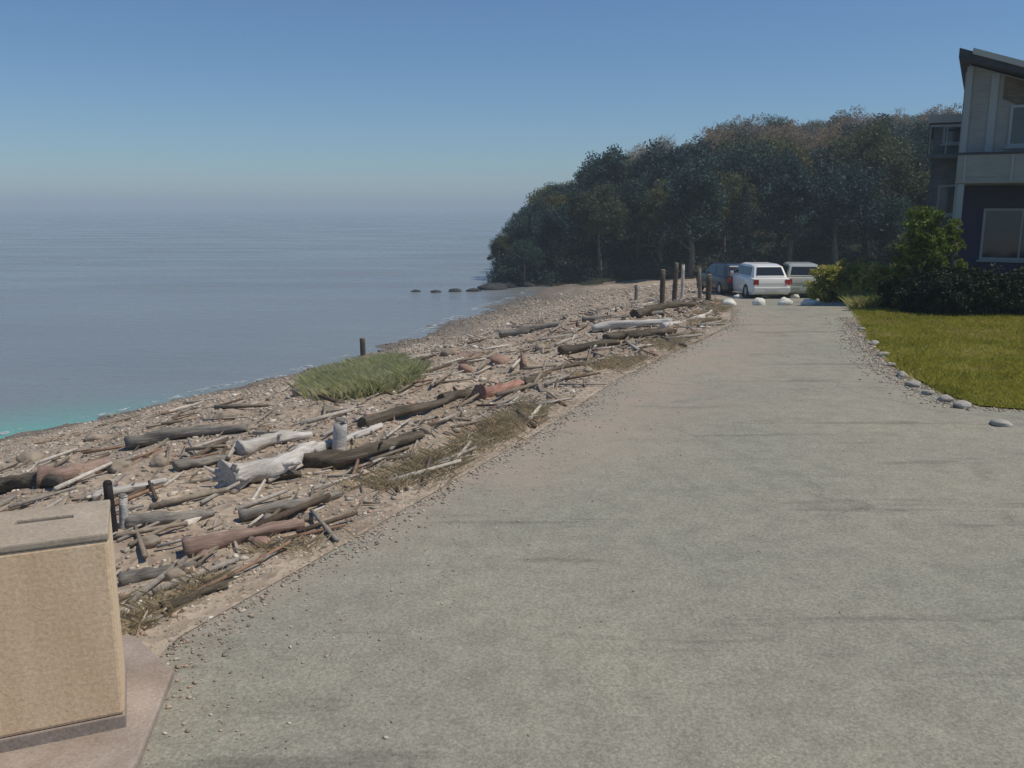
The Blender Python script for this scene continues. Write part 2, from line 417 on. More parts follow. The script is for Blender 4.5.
Rx = [9.0, 6.1, 5.3, 5.22, 5.38, 6.1, 6.98, 7.7, 9.2, 11.3, 14.6, 17.5]
def Rf(y):
    if y < 9.3: return 46.0
    return float(np.interp(y, Ry, Rx)) + .05*float(vnoise(y*3, 1, 5))
def Lr(y): return float(Lf(y)) + .16*float(vnoise(y*1.1, 3, 6)) + .10*float(vnoise(y*4, 7, 6)) + .10
ysr = np.concatenate([np.linspace(-60, 0, 30)[:-1], np.linspace(0, 9.299, 120), np.linspace(9.3, 9.46, 6), np.linspace(9.5, 44, 260)])
def shoulder(xs_, y):
    d = xs_ - Lf(y); wd = np.interp(y, [3, 5, 8, 12, 20], [.25, .5, 1.5, 1.9, .9])
    f = (1-ss(wd*.3, wd*1.5, d)); return np.stack([f, f, f], 1)
warp_rows('road', ysr, Lr, Rf, 110, -.006, MAT_ROAD, shoulder)
# lawn sheet, right of the road
ysl = np.linspace(9.42, 21.5, 130)
warp_rows('lawn_ground', ysl, lambda y: Rf(max(y, 9.31))+.02, lambda y: 46, 60, .012, MAT_LAWN)
# pad the pillar stands on
pv = MB()
padpts = [(-4.2, 2.2), (-1.52, 2.2), (-1.50, 3.2), (-1.62, 3.9), (-1.95, 4.25), (-4.2, 4.5)]
pv.loft([[(x, y, -.15) for x, y in padpts], [(x, y, .035) for x, y in padpts]])
tag(pv.build('pavement', MAT_PAD, bevel=.012), kind='structure')

# foam lines at the water's edge
def foam(name, off, w, seed):
    V = []; F = []
    yy = np.linspace(2, 58, 560)
    x = Wf(yy) + off + .5*vnoise(yy*.35, 0*yy, seed) + .18*vnoise(yy*1.7, 0*yy, seed+1)
    ww = np.clip(w*(.25+1.6*vnoise(yy*.9, 0*yy+3, seed+2)+.3*vnoise(yy*5, 0*yy, seed+3)), 0, 1)
    for i in range(len(yy)):
        V += [(x[i]-ww[i]*.5, yy[i], SEA+.012), (x[i], yy[i], SEA+.03), (x[i]+ww[i]*.5, yy[i], SEA+.012)]
        if i and (ww[i] > .02 or ww[i-1] > .02):
            b = 3*i; F += [(b-3, b-2, b+1, b), (b-2, b-1, b+2, b+1)]
    return tag(np_mesh(name, V, F, MAT_FOAM, None, True), kind='stuff', label='thin broken white foam line where the sea meets the shingle', cat='foam')
MAT_FOAM = mat('foam', (.50, .54, .55), .7)
nt = MAT_FOAM.node_tree; mxf = nt.nodes.new('ShaderNodeMixShader'); trf = nt.nodes.new('ShaderNodeBsdfTransparent')
nt.links.new(ramp(nt, noise(nt, coord(nt), 3.2, 6, .75), [(.48, G(0)), (.62, G(.8))]), mxf.inputs[0])
nt.links.new(trf.outputs[0], mxf.inputs[1]); nt.links.new(nt.nodes['Principled BSDF'].outputs[0], mxf.inputs[2]); nt.links.new(mxf.outputs[0], nt.nodes['Material Output'].inputs[0])
foam('foam', -.55, .75, 21)

# ------------------------------------------------------------------ wooded bluff
SPX = [480, 496, 506, 520, 540, 570, 605, 640, 700, 760, 850, 930, 1100, 1600, 2400]
SPY = [262, 240, 226, 212, 186, 170, 155, 138, 127, 118, 111, 108, 104, 110, 120]
def y0f(px): return np.interp(px, [480, 500, 620, 730, 900, 1100, 2400], [60, 60, 62, 58, 60, 64, 80])
def y1f(px): return np.interp(px, [480, 500, 540, 605, 700, 850, 1100, 2400], [66, 68, 80, 100, 122, 138, 145, 160])
def thf(px): return np.interp(px, [480, 505, 540, 600, 700], [2.6, 3.2, 4.8, 6.0, 7.0])
def bluff(px, s):
    px = np.asarray(px, float); s = np.asarray(s, float)
    Y = y0f(px)+(y1f(px)-y0f(px))*s
    sk = np.interp(px, SPX, SPY); v = (384-sk)/FOC
    zt = EYE + y1f(px)*(v*CT-ST)/(CT+v*ST) - thf(px)
    zb = np.interp(px, [480, 500, 560, 700, 1000], [-3.3, -3.05, -2.9, -2.4, -2.0])
    t = np.clip(s, 0, 1)
    z = zb + (np.maximum(zt, zb)-zb)*(.35*t**.6+.65*t)
    z = np.where(s > 1, np.maximum(z - (s-1)*9, -4), z); z = np.where(s < 0, zb + s*3, z)
    z = z + .35*vnoise(px*.03, s*6, 31)*(s > .02)
    X = (px-512)/FOC*(Y*CT-(z-EYE)*ST)
    return X, Y, z
ps = np.concatenate([np.linspace(486, 560, 40)[:-1], np.linspace(560, 2400, 140)]); sss = np.linspace(-.05, 2.4, 70)
PP, S2 = np.meshgrid(ps, sss); X, Y, Z = bluff(PP, S2)
Z = np.where(PP <= 487, -3.6, Z)
nx, ny = len(ps), len(sss); i = np.arange(nx*ny).reshape(ny, nx)
Fb = np.stack([i[:-1, :-1].ravel(), i[:-1, 1:].ravel(), i[1:, 1:].ravel(), i[1:, :-1].ravel()], 1)
def m_hill(nt, b):
    co = coord(nt)
    c = ramp(nt, noise(nt, co, .25, 6), [(.35, (.022, .034, .022)), (.55, (.045, .048, .03)), (.7, (.085, .07, .05))])
    nt.links.new(c, b.inputs['Base Color']); bump(nt, b, noise(nt, co, 2, 5), .9, .3)
MAT_HILL = mat('wooded_slope', rough=.95, build=m_hill, spec=.1)
tag(np_mesh('hillside', np.stack([X.ravel(), Y.ravel(), Z.ravel()], 1), Fb, MAT_HILL, None, True), kind='structure')

def leaves(centres, radii, n_each, size, flat=.8, rg=rng):
    size = np.asarray(size)
    """leaf-sized quads scattered through clumps; returns V, F"""
    C = np.repeat(centres, n_each, 0); Rr = np.repeat(radii, n_each)[:, None]
    n = len(C); d = rg.normal(size=(n, 3)); d /= np.linalg.norm(d, axis=1)[:, None]
    r = rg.random((n, 1))**.45
    P = C + d*r*Rr*np.array([1, 1, flat])
    a = rg.normal(size=(n, 3)) + d*.3; a /= np.linalg.norm(a, axis=1)[:, None]
    b = np.cross(a, rg.normal(size=(n, 3))); b /= np.linalg.norm(b, axis=1)[:, None]
    s = size*(.6+.8*rg.random((n, 1)))
    V = np.stack([P-a*s, P-b*s*.45, P+a*s, P+b*s*.45], 1).reshape(-1, 3)
    return V, np.arange(4*n).reshape(n, 4)
def crown_broad(rx, rz, zc, nclump, n_each, leaf, rg):
    d = rg.normal(size=(nclump, 3)); d /= np.linalg.norm(d, axis=1)[:, None]
    d[:, 2] = np.where(d[:, 2] < -.45, -d[:, 2], d[:, 2])
    r = .35+.65*rg.random((nclump, 1))**.6
    C = d*r*np.array([rx, rx, rz])*(.8+.35*rg.random((nclump, 1))) + np.array([0, 0, zc])
    Rr = rx*(.20+.22*rg.random(nclump))
    return leaves(C, Rr, n_each, leaf, .7, rg)
def crown_conifer(rad, h, z0, leaf, rg, levels=26):
    C = []; Rr = []
    for k in range(levels):
        t = k/(levels-1); z = z0+(h-z0)*t; rr = rad*(1-t)**.85*(.75+.5*rg.random())+.05
        nb = max(3, int(9*(1-t))+2); a0 = rg.random()*6.28
        for j in range(nb):
            a = a0+6.283*j/nb+rg.normal()*.2; L = rr*(.7+.45*rg.random())
            for q in (.35, .7, 1.0):
                C.append((math.cos(a)*L*q, math.sin(a)*L*q, z-.22*L*q*q)); Rr.append(.14*rad*(1.25-t*.7))
    return leaves(np.array(C), np.array(Rr), 8, leaf, .5, rg)
def trunk_mb(h, r, rg, limbs=7, z0=.3, reach=.45, twigs=0):
    mb = MB(); pts = []; x = y = 0
    for k in range(7):
        t = k/6; pts.append((x, y, h*t-.3*(k == 0))); x += rg.normal()*.035*h*.3; y += rg.normal()*.035*h*.3
    mb.tube(pts, [r*(1-.85*k/6) for k in range(7)], 7)
    for j in range(limbs):
        t = z0+(1-z0-.08)*j/max(1, limbs-1); k = min(5, int(t*6)); p = Vector(pts[k]).lerp(Vector(pts[k+1]), t*6-k)
        a = j*2.4+rg.random(); L = h*reach*(1-.5*t)*(.7+.5*rg.random())
        e = p+Vector((math.cos(a)*L, math.sin(a)*L, L*.75)); m = p.lerp(e, .5)+Vector((0, 0, -.06*L))
        mb.tube([p, m, e], [r*.4*(1-t*.5), r*.25*(1-t*.5), r*.06], 5)
        for q in range(twigs):
            tt = .35+.65*rg.random(); s0 = p.lerp(e, tt); aa = rg.random()*6.28; l2 = L*.5*(.5+rg.random()*.6)
            e2 = s0+Vector((math.cos(aa)*l2*.7, math.sin(aa)*l2*.7, l2*.8)); mb.tube([s0, s0.lerp(e2, .5)+Vector((0, 0, .02)), e2], [r*.12, r*.07, r*.02], 3)
    return mb
def set_thing(name, parts, label, cat, group=None):
    root = empty(name, (0, 0, 0), label=label, cat=cat, group=group)
    for p in parts: p.parent = root
    return root
def copy_tree(o, parent=None):
    c = o.copy(); COL.objects.link(c)
    if parent: c.parent = parent
    for ch in [k for k in bpy.data.objects if k.parent == o]: copy_tree(ch, c)
    return c
protos = {}
def proto(key, name, cat, var, trunk, crown_vf, cmat):
    t = trunk.build('trunk', MAT_BARK, None, True)
    c = np_mesh('crown', crown_vf[0], crown_vf[1], cmat)
    protos.setdefault(key, []).append((name, cat, t, c))
for v in range(4):
    rg = np.random.default_rng(100+v)
    a_ = [1, .8, 1.15, .9][v]; b_ = [1, 1.1, .85, 1.2][v]
    proto('broad', 'broadleaf_tree', 'tree', v, trunk_mb(5.2, .20, rg), crown_broad(2.5*a_, 2.4*b_, 4.3, 85, 110, .105, rg), MAT_BROAD)
    proto('dark', 'evergreen_tree', 'tree', v, trunk_mb(5.4, .22, rg), crown_broad(2.4*a_, 2.9*b_, 3.8, 95, 110, .10, rg), MAT_EVERG)
    proto('conifer', 'conifer_tree', 'tree', v, trunk_mb(7.6, .18, rg, 3, .5, .1), crown_conifer(1.75*a_, 8.2, .9, .11, rg, 34), MAT_EVERG)
    proto('twig', 'bare_tree', 'tree', v, trunk_mb(5.8, .17, rg, 14, .25, .5, 9), crown_broad(2.3*a_, 2.5*b_, 4.3, 85, 42, .085, rg), MAT_TWIG)
first_use = set()
def plant_tree(key, v, loc, h, label, group):
    name, cat, t, c = protos[key][v]
    root = empty(name, loc, random.random()*6.28, label=label, cat=cat, group=group)
    s = h/6.8; root.scale = (s*random.uniform(.88, 1.15), s*random.uniform(.88, 1.15), s)
    for src in (t, c):
        if (key, v) in first_use: o = src.copy(); COL.objects.link(o)
        else: o = src
        o.parent = root
    first_use.add((key, v)); return root
kindw = {'broad': 'green rounded tree', 'dark': 'dense evergreen tree', 'conifer': 'narrow dark conifer', 'twig': 'brown leafless tree'}
pts = []
def try_tree(px, s, mind):
    x, y, z = [float(q) for q in bluff(px, s)]
    for (a, b, d) in pts:
        if (a-x)**2+(b-y)**2 < mind*mind: return None
    pts.append((x, y, mind)); return (x, y, z)
tries = 0; ntree = 0
while tries < 9000 and ntree < 185:
    tries += 1
    px = random.uniform(497, 1010); s = random.uniform(0, 1.06)
    if px > 955 and s < .55: continue
    mind = 1.9 if px < 560 else (3.0 if s < .25 else 4.0)
    p = try_tree(px, s, mind)
    if not p: continue
    th = float(thf(px))*random.choice([.72, .84, .92, 1.0] if s > .6 else [.72, .85, .95, 1.0, 1.08, 1.18])
    if px < 600: key = random.choice(['dark', 'dark', 'conifer', 'broad'])
    elif s > .42 and px > 620: key = random.choice(['twig', 'twig', 'twig', 'twig', 'broad', 'conifer'])
    elif s > .62: key = random.choice(['twig', 'twig', 'broad', 'dark', 'conifer'])
    elif s > .3: key = random.choice(['twig', 'twig', 'broad', 'broad', 'dark', 'conifer'])
    else: key = random.choice(['dark', 'dark', 'dark', 'broad', 'conifer'])
    if s > .85 and px > 560: th *= 1.0
    if key == 'conifer' and s > .45: key = random.choice(['twig', 'broad', 'twig']) if px > 600 else 'dark'
    if key == 'conifer': th *= .72
    if key == 'twig' and s < .35: th *= .72
    row = 'at the foot of the bluff' if s < .22 else ('low on the bluff' if s < .45 else ('halfway up the bluff' if s < .68 else ('high on the bluff' if s < .9 else 'on the skyline of the bluff')))
    zn = [(520, 'at its seaward tip'), (545, 'just behind its tip'), (575, 'on its falling left shoulder'), (610, 'near its left shoulder'), (650, 'above the far logs'), (695, 'above the far posts'), (735, 'above the black car'),
          (775, 'above the white car'), (820, 'above the grey green car'), (860, 'above the yellow grass'), (905, 'left of the houses'), (2000, 'behind the grey houses')]
    zone = next(b for a, b in zn if px < a)
    lab = f"{kindw[key]} {row} {zone}"
    plant_tree(key, random.randrange(4), (p[0], p[1], p[2]-.1), th, lab, 'trees covering the wooded bluff')['_px'] = px
    ntree += 1
by = {}
for o in list(COL.objects):
    if '_px' in o: by.setdefault(o['label'], []).append(o)
for lab, os_ in by.items():
    os_.sort(key=lambda o: o['_px']); k = len(os_)
    for i_, o in enumerate(os_):
        if k > 1: o['label'] = lab + ', ' + (['left one', 'right one'] if k == 2 else ['first', 'second', 'third', 'fourth', 'fifth', 'sixth', 'seventh', 'eighth', 'ninth', 'tenth', 'eleventh', 'twelfth'])[min(i_, 11)] + ''
        del o['_px']
# scrubby undergrowth of the slope: too many low bushes to count
C = []; Q = []
for k in range(2300):
    px = random.uniform(494, 1060); s = random.random()**1.3
    x, y, z = [float(q) for q in bluff(px, s)]
    C.append((x, y, z+.3)); Q.append(random.uniform(.45, 1.0))
V, F = leaves(np.array(C), np.array(Q), 46, .10, .8)
tag(np_mesh('undergrowth', V, F, MAT_EVERG), label='low dark undergrowth covering the slope between the trees', cat='undergrowth', kind='stuff')

# ------------------------------------------------------------------ lawns and grasses
def blades(name, X, Y, Z, h, w, mt, lean=.5, rg=rng, **tg):
    n = len(X); a = rg.random(n)*6.283; hh = h*(.5+rg.random(n)); ww = w*(.6+.8*rg.random(n))
    dx, dy = np.cos(a)*ww, np.sin(a)*ww; la = rg.random(n)*6.283; lx, ly = np.cos(la)*hh*lean*rg.random(n), np.sin(la)*hh*lean*rg.random(n)
    V = np.stack([np.stack([X-dx, Y-dy, Z-.01], 1), np.stack([X+dx, Y+dy, Z-.01], 1),
                  np.stack([X+dx*.6+lx*.45, Y+dy*.6+ly*.45, Z+hh*.6], 1), np.stack([X+lx, Y+ly, Z+hh], 1)], 1).reshape(-1, 3)
    return tag(np_mesh(name, V, np.arange(4*n).reshape(n, 4), mt), **tg)
n = 150000
yy = 9.42 + 12*rng.random(n)**1.25
rr = np.interp(yy, Ry, Rx); xx = rr - .10*rng.random(n)**3 + (17-rr)*rng.random(n)**1.1
keep = (xx < .66*yy+1.0); xx, yy = xx[keep], yy[keep]
hv = .6+.9*(vnoise(xx*1.3, yy*1.3, 8)+.5)
blades('grass', xx, yy, gf(xx, yy)+.012, .038*hv, .006, MAT_GRASS, 1.5, kind='stuff', label='short yellow green mown grass right of the road', cat='grass')
# longer unkempt grass beyond the end of the road
n = 90000
yy = 20.3+30*rng.random(n)**1.2; lo = np.interp(yy, Ry, Rx)-.1*rng.random(n); xx = lo + (yy*.18+3)*rng.random(n)**1.2
keep = (yy < 44) & (xx < .52*yy+2) & ~((yy > 34) & (yy < 45) & (xx < .36*yy+.6))
xx, yy = xx[keep], yy[keep]; hv = .4+1.3*(vnoise(xx*.9, yy*.9, 9)+.5)
blades('rough_grass', xx, yy, gf(xx, yy), .20*hv, .010, MAT_ROUGHGRASS, 1.3, kind='stuff', label='long sunlit yellow green grass beyond the end of the road', cat='grass')
# strip between the road end and the beach, and verge of dry grass along the left road edge
n = 34000
yy = 4.0 + 30*rng.random(n)**1.1; xx = Lf(yy) + rng.normal(size=n)*.16 - .12 - .25*rng.random(n)
m_ = (vnoise(xx*1.5, yy*1.1, 12)+.4*vnoise(xx*6, yy*6, 13) > .10); xx, yy = xx[m_], yy[m_]
blades('dry_grass', xx, yy, H(xx, yy), .06, .0022, MAT_DRY, 3.0, kind='stuff', label='dry straw coloured grass tufts along the edge between road and beach', cat='dry grass')
# green patch on the beach
tx, ty = [], []
while len(tx) < 420:
    a = random.random()*6.283; r = random.random()**.55
    p = pick(362+50*math.cos(a)*r - 10*math.sin(a)*r, 380+17*math.sin(a)*r - 5*math.cos(a)*r)
    if float(vnoise(p.x*1.2, p.y*1.2, 14)) > -.25: tx.append(p.x); ty.append(p.y)
tx = np.repeat(np.array(tx), 60); ty = np.repeat(np.array(ty), 60)
xx = tx+rng.normal(size=len(tx))*.10; yy = ty+rng.normal(size=len(tx))*.12
blades('beach_grass', xx, yy, H(xx, yy), .15, .005, MAT_BGRASS, 1.4, kind='stuff', label='patch of grey green beach grass on the shingle below the small post', cat='grass')

# ------------------------------------------------------------------ stones on the beach (countless)
t_ = (1+5**.5)/2
ICO = np.array([(-1,t_,0),(1,t_,0),(-1,-t_,0),(1,-t_,0),(0,-1,t_),(0,1,t_),(0,-1,-t_),(0,1,-t_),(t_,0,-1),(t_,0,1),(-t_,0,-1),(-t_,0,1)], float)/math.sqrt(1+t_*t_)
ICF = np.array([(0,11,5),(0,5,1),(0,1,7),(0,7,10),(0,10,11),(1,5,9),(5,11,4),(11,10,2),(10,7,6),(7,1,8),(3,9,4),(3,4,2),(3,2,6),(3,6,8),(3,8,9),(4,9,5),(2,4,11),(6,2,10),(8,6,7),(9,8,1)])
def stones(name, X, Y, Z, size, bright=1.55, **tg):
    n = len(X); S = size[:, None]*np.array([1, .8, .5])*(.7+.6*rng.random((n, 3)))
    P = ICO[None]*(1+.18*rng.normal(size=(n, 12, 1)))*S[:, None, :]
    a = rng.random(n)*6.283; ca, sa = np.cos(a)[:, None], np.sin(a)[:, None]
    x = P[..., 0]*ca-P[..., 1]*sa; y = P[..., 0]*sa+P[..., 1]*ca
    V = np.stack([x+X[:, None], y+Y[:, None], P[..., 2]+(Z+size*.12)[:, None]], 2).reshape(-1, 3)
    F = (ICF[None]+12*np.arange(n)[:, None, None]).reshape(-1, 3)
    pal = np.array([(.24, .205, .16), (.29, .255, .20), (.17, .145, .115), (.36, .325, .27), (.29, .20, .15), (.20, .18, .155), (.46, .42, .36), (.27, .215, .16)])
    w = np.array([.22, .2, .17, .1, .09, .12, .04, .06]); ci = rng.choice(len(pal), n, p=w/w.sum())
    c = pal[ci]*(.8+.4*rng.random((n, 1)))*bright
    wet = np.clip((SEA+.45-Z)/.45, 0, 1)[:, None]; c = c*(1-.42*wet)
    return tag(np_mesh(name, V, F, MAT_STONE, None, True, np.repeat(c, 12, 0)), **tg)
n = 80000
yy = 3.0 + 50*rng.random(n)**2.0; f = rng.random(n)**1.1; xx = Lf(yy)-f*(Lf(yy)-Wf(yy))*1.0
keep = (xx > -.66*yy-1.2) & ~((xx > -4.2) & (xx < -1.5) & (yy < 4.4)); xx, yy = xx[keep], yy[keep]
sz = (.009+.020*rng.random(len(xx))**2.5)*(1+yy*.03)*np.where(rng.random(len(xx)) < .04, 2.0, 1)
stones('pebbles', xx, yy, H(xx, yy), sz, kind='stuff', label='mixed grey and brown pebbles covering the beach', cat='pebbles')
n = 1500
yy = 2.2 + 17*rng.random(n)**1.6; d = np.abs(rng.normal(size=n))*.55*rng.choice([1, 1, 2.2], n); xx = Lf(yy)+.05+d
stones('loose_gravel', xx, yy, gf(xx, yy)-.004, bright=1.5, size=np.full(n, .005)+.008*rng.random(n)**3, kind='stuff', label='loose small gravel scattered on the left side of the road', cat='gravel')
n = 9000
yy = 3.3 + 19*rng.random(n)**1.2; d = rng.normal(size=n)*.16 + .12*vnoise(yy*2.3, 0*yy, 61); xx = Lf(yy)+.10+d
stones('verge_gravel', xx, yy, np.where(d > -.1, gf(xx, yy)-.004, H(xx, yy)), .006+.012*rng.random(n)**2, bright=1.35, kind='stuff', label='sandy gravel spilling over the left edge of the road', cat='gravel')
n = 2600
yy = 9.2+9*rng.random(n); xx = np.array([Rf(max(q, 9.31)) for q in yy]) - np.abs(rng.normal(size=n))*.22
m_ = xx < 12; xx, yy = xx[m_], yy[m_]
stones('edge_gravel', xx, yy, gf(xx, yy)-.004, bright=1.5, size= .010+.016*rng.random(len(xx))**2, kind='stuff', label='pale gravel along the edge of the mown grass', cat='gravel')

# broken sticks and bark washed up in bands: too many to count
V = []; F = []
n = 2300
yy = 3.4+32*rng.random(n)**1.5; band = rng.choice([.05, .17, .33, .62], n, p=[.38, .3, .2, .12])
f = np.clip(band+rng.normal(size=n)*.035, .005, .98); xx = Lf(yy)-f*(Lf(yy)-Wf(yy)); zz = H(xx, yy)
keep = ~((xx > -4.2) & (xx < -1.5) & (yy < 4.4)); xx, yy, zz = xx[keep], yy[keep], zz[keep]; n = len(xx)
tang = np.arctan2(np.ones(n), (Lf(yy+.5)-Lf(yy-.5))); a = tang+rng.normal(size=n)*.5
L = (.05+.27*rng.random(n)**2.4)*(1+yy*.02); w = L*(.03+.05*rng.random(n))+.004
dx, dy = np.cos(a)*L, np.sin(a)*L; nx_, ny_ = -np.sin(a)*w, np.cos(a)*w
z0_, z1_ = zz+.012+w*.5, zz+.012+w*.5+rng.random(n)*.05
P = []
for e, zc in ((-1, z0_), (1, z1_)):
    for (p, q) in ((1, 0), (0, 1), (-1, 0), (0, -1)):
        P.append(np.stack([xx+e*dx+p*nx_*(.75 if e > 0 else 1), yy+e*dy+p*ny_*(.75 if e > 0 else 1), zc+q*w*(.75 if e > 0 else 1)], 1))
V = np.stack(P, 1).reshape(-1, 3)
f6 = np.array([(3, 2, 1, 0), (4, 5, 6, 7), (0, 1, 5, 4), (1, 2, 6, 5), (2, 3, 7, 6), (3, 0, 4, 7)])
F = (f6[None]+8*np.arange(n)[:, None, None]).reshape(-1, 4)
pal_ = np.array([(.34, .31, .27), (.24, .20, .15), (.12, .09, .065), (.50, .46, .40), (.28, .18, .12)]); cc = pal_[rng.choice(5, n, p=[.3, .28, .2, .14, .08])]*(.8+.4*rng.random((n, 1)))
tag(np_mesh('wood_debris', V, F, MAT_STONE, None, False, np.repeat(cc, 8, 0)), kind='stuff', label='small broken sticks and bark washed up in bands along the beach', cat='wood debris')

# boulders
def boulder(loc, r, mt, label, cat='boulder', name='boulder', group=None, flat=.65, sub=3):
    import bmesh
    bm = bmesh.new(); bmesh.ops.create_icosphere(bm, subdivisions=sub, radius=1)
    o_ = Vector((random.random()*50, random.random()*50, 0)); s = Vector((random.uniform(.85, 1.3), random.uniform(.75, 1.05), flat*random.uniform(.85, 1.2)))
    for v in bm.verts:
        p = v.co.copy(); k = 1+.32*mnoise.noise(p*1.1+o_)+.12*mnoise.noise(p*2.7+o_)
        # flatten some faces for a broken look
        k += .10*abs(mnoise.noise(p*3.3+o_)); v.co = Vector((p.x*s.x, p.y*s.y, p.z*s.z))*k*r
    me = bpy.data.meshes.new(name); bm.to_mesh(me); bm.free()
    o = link_mesh(name, me, mt, None, True); o.location = loc; o.rotation_euler = (0, 0, random.random()*6.28)
    o.location.z += r*flat*.35
    return tag(o, label, cat, group)
bl = [ (150, 545, .12, 0, 'grey rounded boulder on the shingle just right of the tan pillar'), (175, 578, .10, 0, 'small grey boulder at the road edge beside the tan pillar'),
 (235, 575, .09, 0, 'small grey boulder nearest the near left road edge'), (205, 560, .11, 2, 'pinkish boulder below the reddish log near the road'), (262, 545, .10, 2, 'pinkish boulder beside the near road edge'),
 (310, 520, .10, 0, 'grey boulder between road and bleached root log'), (120, 470, .17, 0, 'grey boulder on the beach behind the dark stake'), (160, 465, .14, 0, 'low grey boulder left of the bleached root log'),
 (95, 440, .2, 0, 'grey boulder near the water at the left'), (30, 462, .22, 0, 'greyish boulder at the far left near the waterline'), (282, 440, .16, 0, 'grey boulder above the bleached root log'),
 (330, 412, .15, 0, 'pale grey boulder at the foot of the green beach grass'), (388, 470, .12, 0, 'grey boulder right of the dark log near the road'), (425, 432, .12, 0, 'small boulder near the mid road edge'),
 (465, 372, .2, 2, 'pinkish boulder left of the red log'), (500, 362, .22, 2, 'pinkish boulder just behind the red log'), (540, 350, .18, 0, 'grey boulder on the upper beach beyond the red log'),
 (448, 355, .22, 0, 'grey boulder on the mid beach left of the red log'), (588, 372, .12, 0, 'small grey boulder close to the far road edge'), (632, 345, .14, 0, 'grey boulder by the pale far logs'),
 (225, 420, .18, 0, 'dark grey boulder near the middle waterline'), (300, 395, .2, 0, 'grey boulder close to the water left of the beach grass'), (430, 340, .25, 0, 'grey boulder near the water beyond the beach grass')]
for px, py, r, k, lab in bl:
    r *= .62
    boulder(pick(px, py), r, [MAT_ROCK, MAT_ROCKD, MAT_ROCKP][k], lab, group='boulders on the beach')
RN = ['third from the right', 'fourth from the right', 'third from the left', 'second from the left', 'second from the right', 'rightmost', 'leftmost']
for k, (px, py, r) in enumerate([(492, 289, .8), (474, 291, .55), (455, 291.5, .5), (436, 292, .4), (505, 287, .9), (522, 286, .8), (416, 291.5, .3)]):
    d = ray(px, py); t = (SEA-EYE)/d.z
    boulder(Vector((d.x*t, d.y*t, SEA-.05)), r, MAT_ROCKD, 'low dark wet rock off the tip of the bluff, ' + RN[k], name='sea_rock', cat='rock', group='rocks off the tip of the bluff', flat=.35)
# white stones across the road end
for k, (px, py) in enumerate([(729, 305), (759, 305), (785, 305), (810, 305)]):
    p = pick(px, py)
    pos = ['leftmost', 'second from the left', 'third from the left', 'rightmost'][k]
    boulder(p, .20, MAT_WHITEST, f'white painted stone across the road end, {pos} of the front four', name='white_stone', cat='stone', group='white stones across the road end', flat=.6)
for k, (px, py) in enumerate([(738, 298), (766, 297.5), (795, 298)]):
    pos = ['left', 'middle', 'right'][k]
    boulder(pick(px, py), .19, MAT_WHITEST, f'pale stone of the back row behind the front four, {pos} one', name='white_stone', cat='stone', group='white stones across the road end', flat=.6)
boulder(pick(716, 290), .22, MAT_WHITEST, 'pale stone at the beach side corner of the road end', name='white_stone', cat='stone')
boulder(pick(712, 281), .25, MAT_WHITEST, 'pale stone at the top of the beach behind the road end', name='white_stone', cat='stone')

# kerb of pale stones round the grass
kerb = [(862, 330), (874, 345), (884, 356), (893, 366), (902, 376), (913, 386), (928, 394), (945, 401), (962, 407)]
KN = ['farthest from the camera', 'second from the far end', 'third from the far end', 'fourth from the far end', 'middle one of the row', 'fourth from the near end', 'third from the near end', 'second from the near end', 'nearest to the camera']
for k, (px, py) in enumerate(kerb):
    boulder(pick(px, py), .07+.035*((k*7) % 3)/2, MAT_KERB, f"pale edging stone beside the grass, {KN[k]}", name='edging_stone', cat='stone', group='pale stones edging the grass', flat=.5)
boulder(pick(1000, 425), .10, MAT_KERB, 'pale stone lying on the asphalt nearest the right frame edge', name='edging_stone', cat='stone', flat=.4)

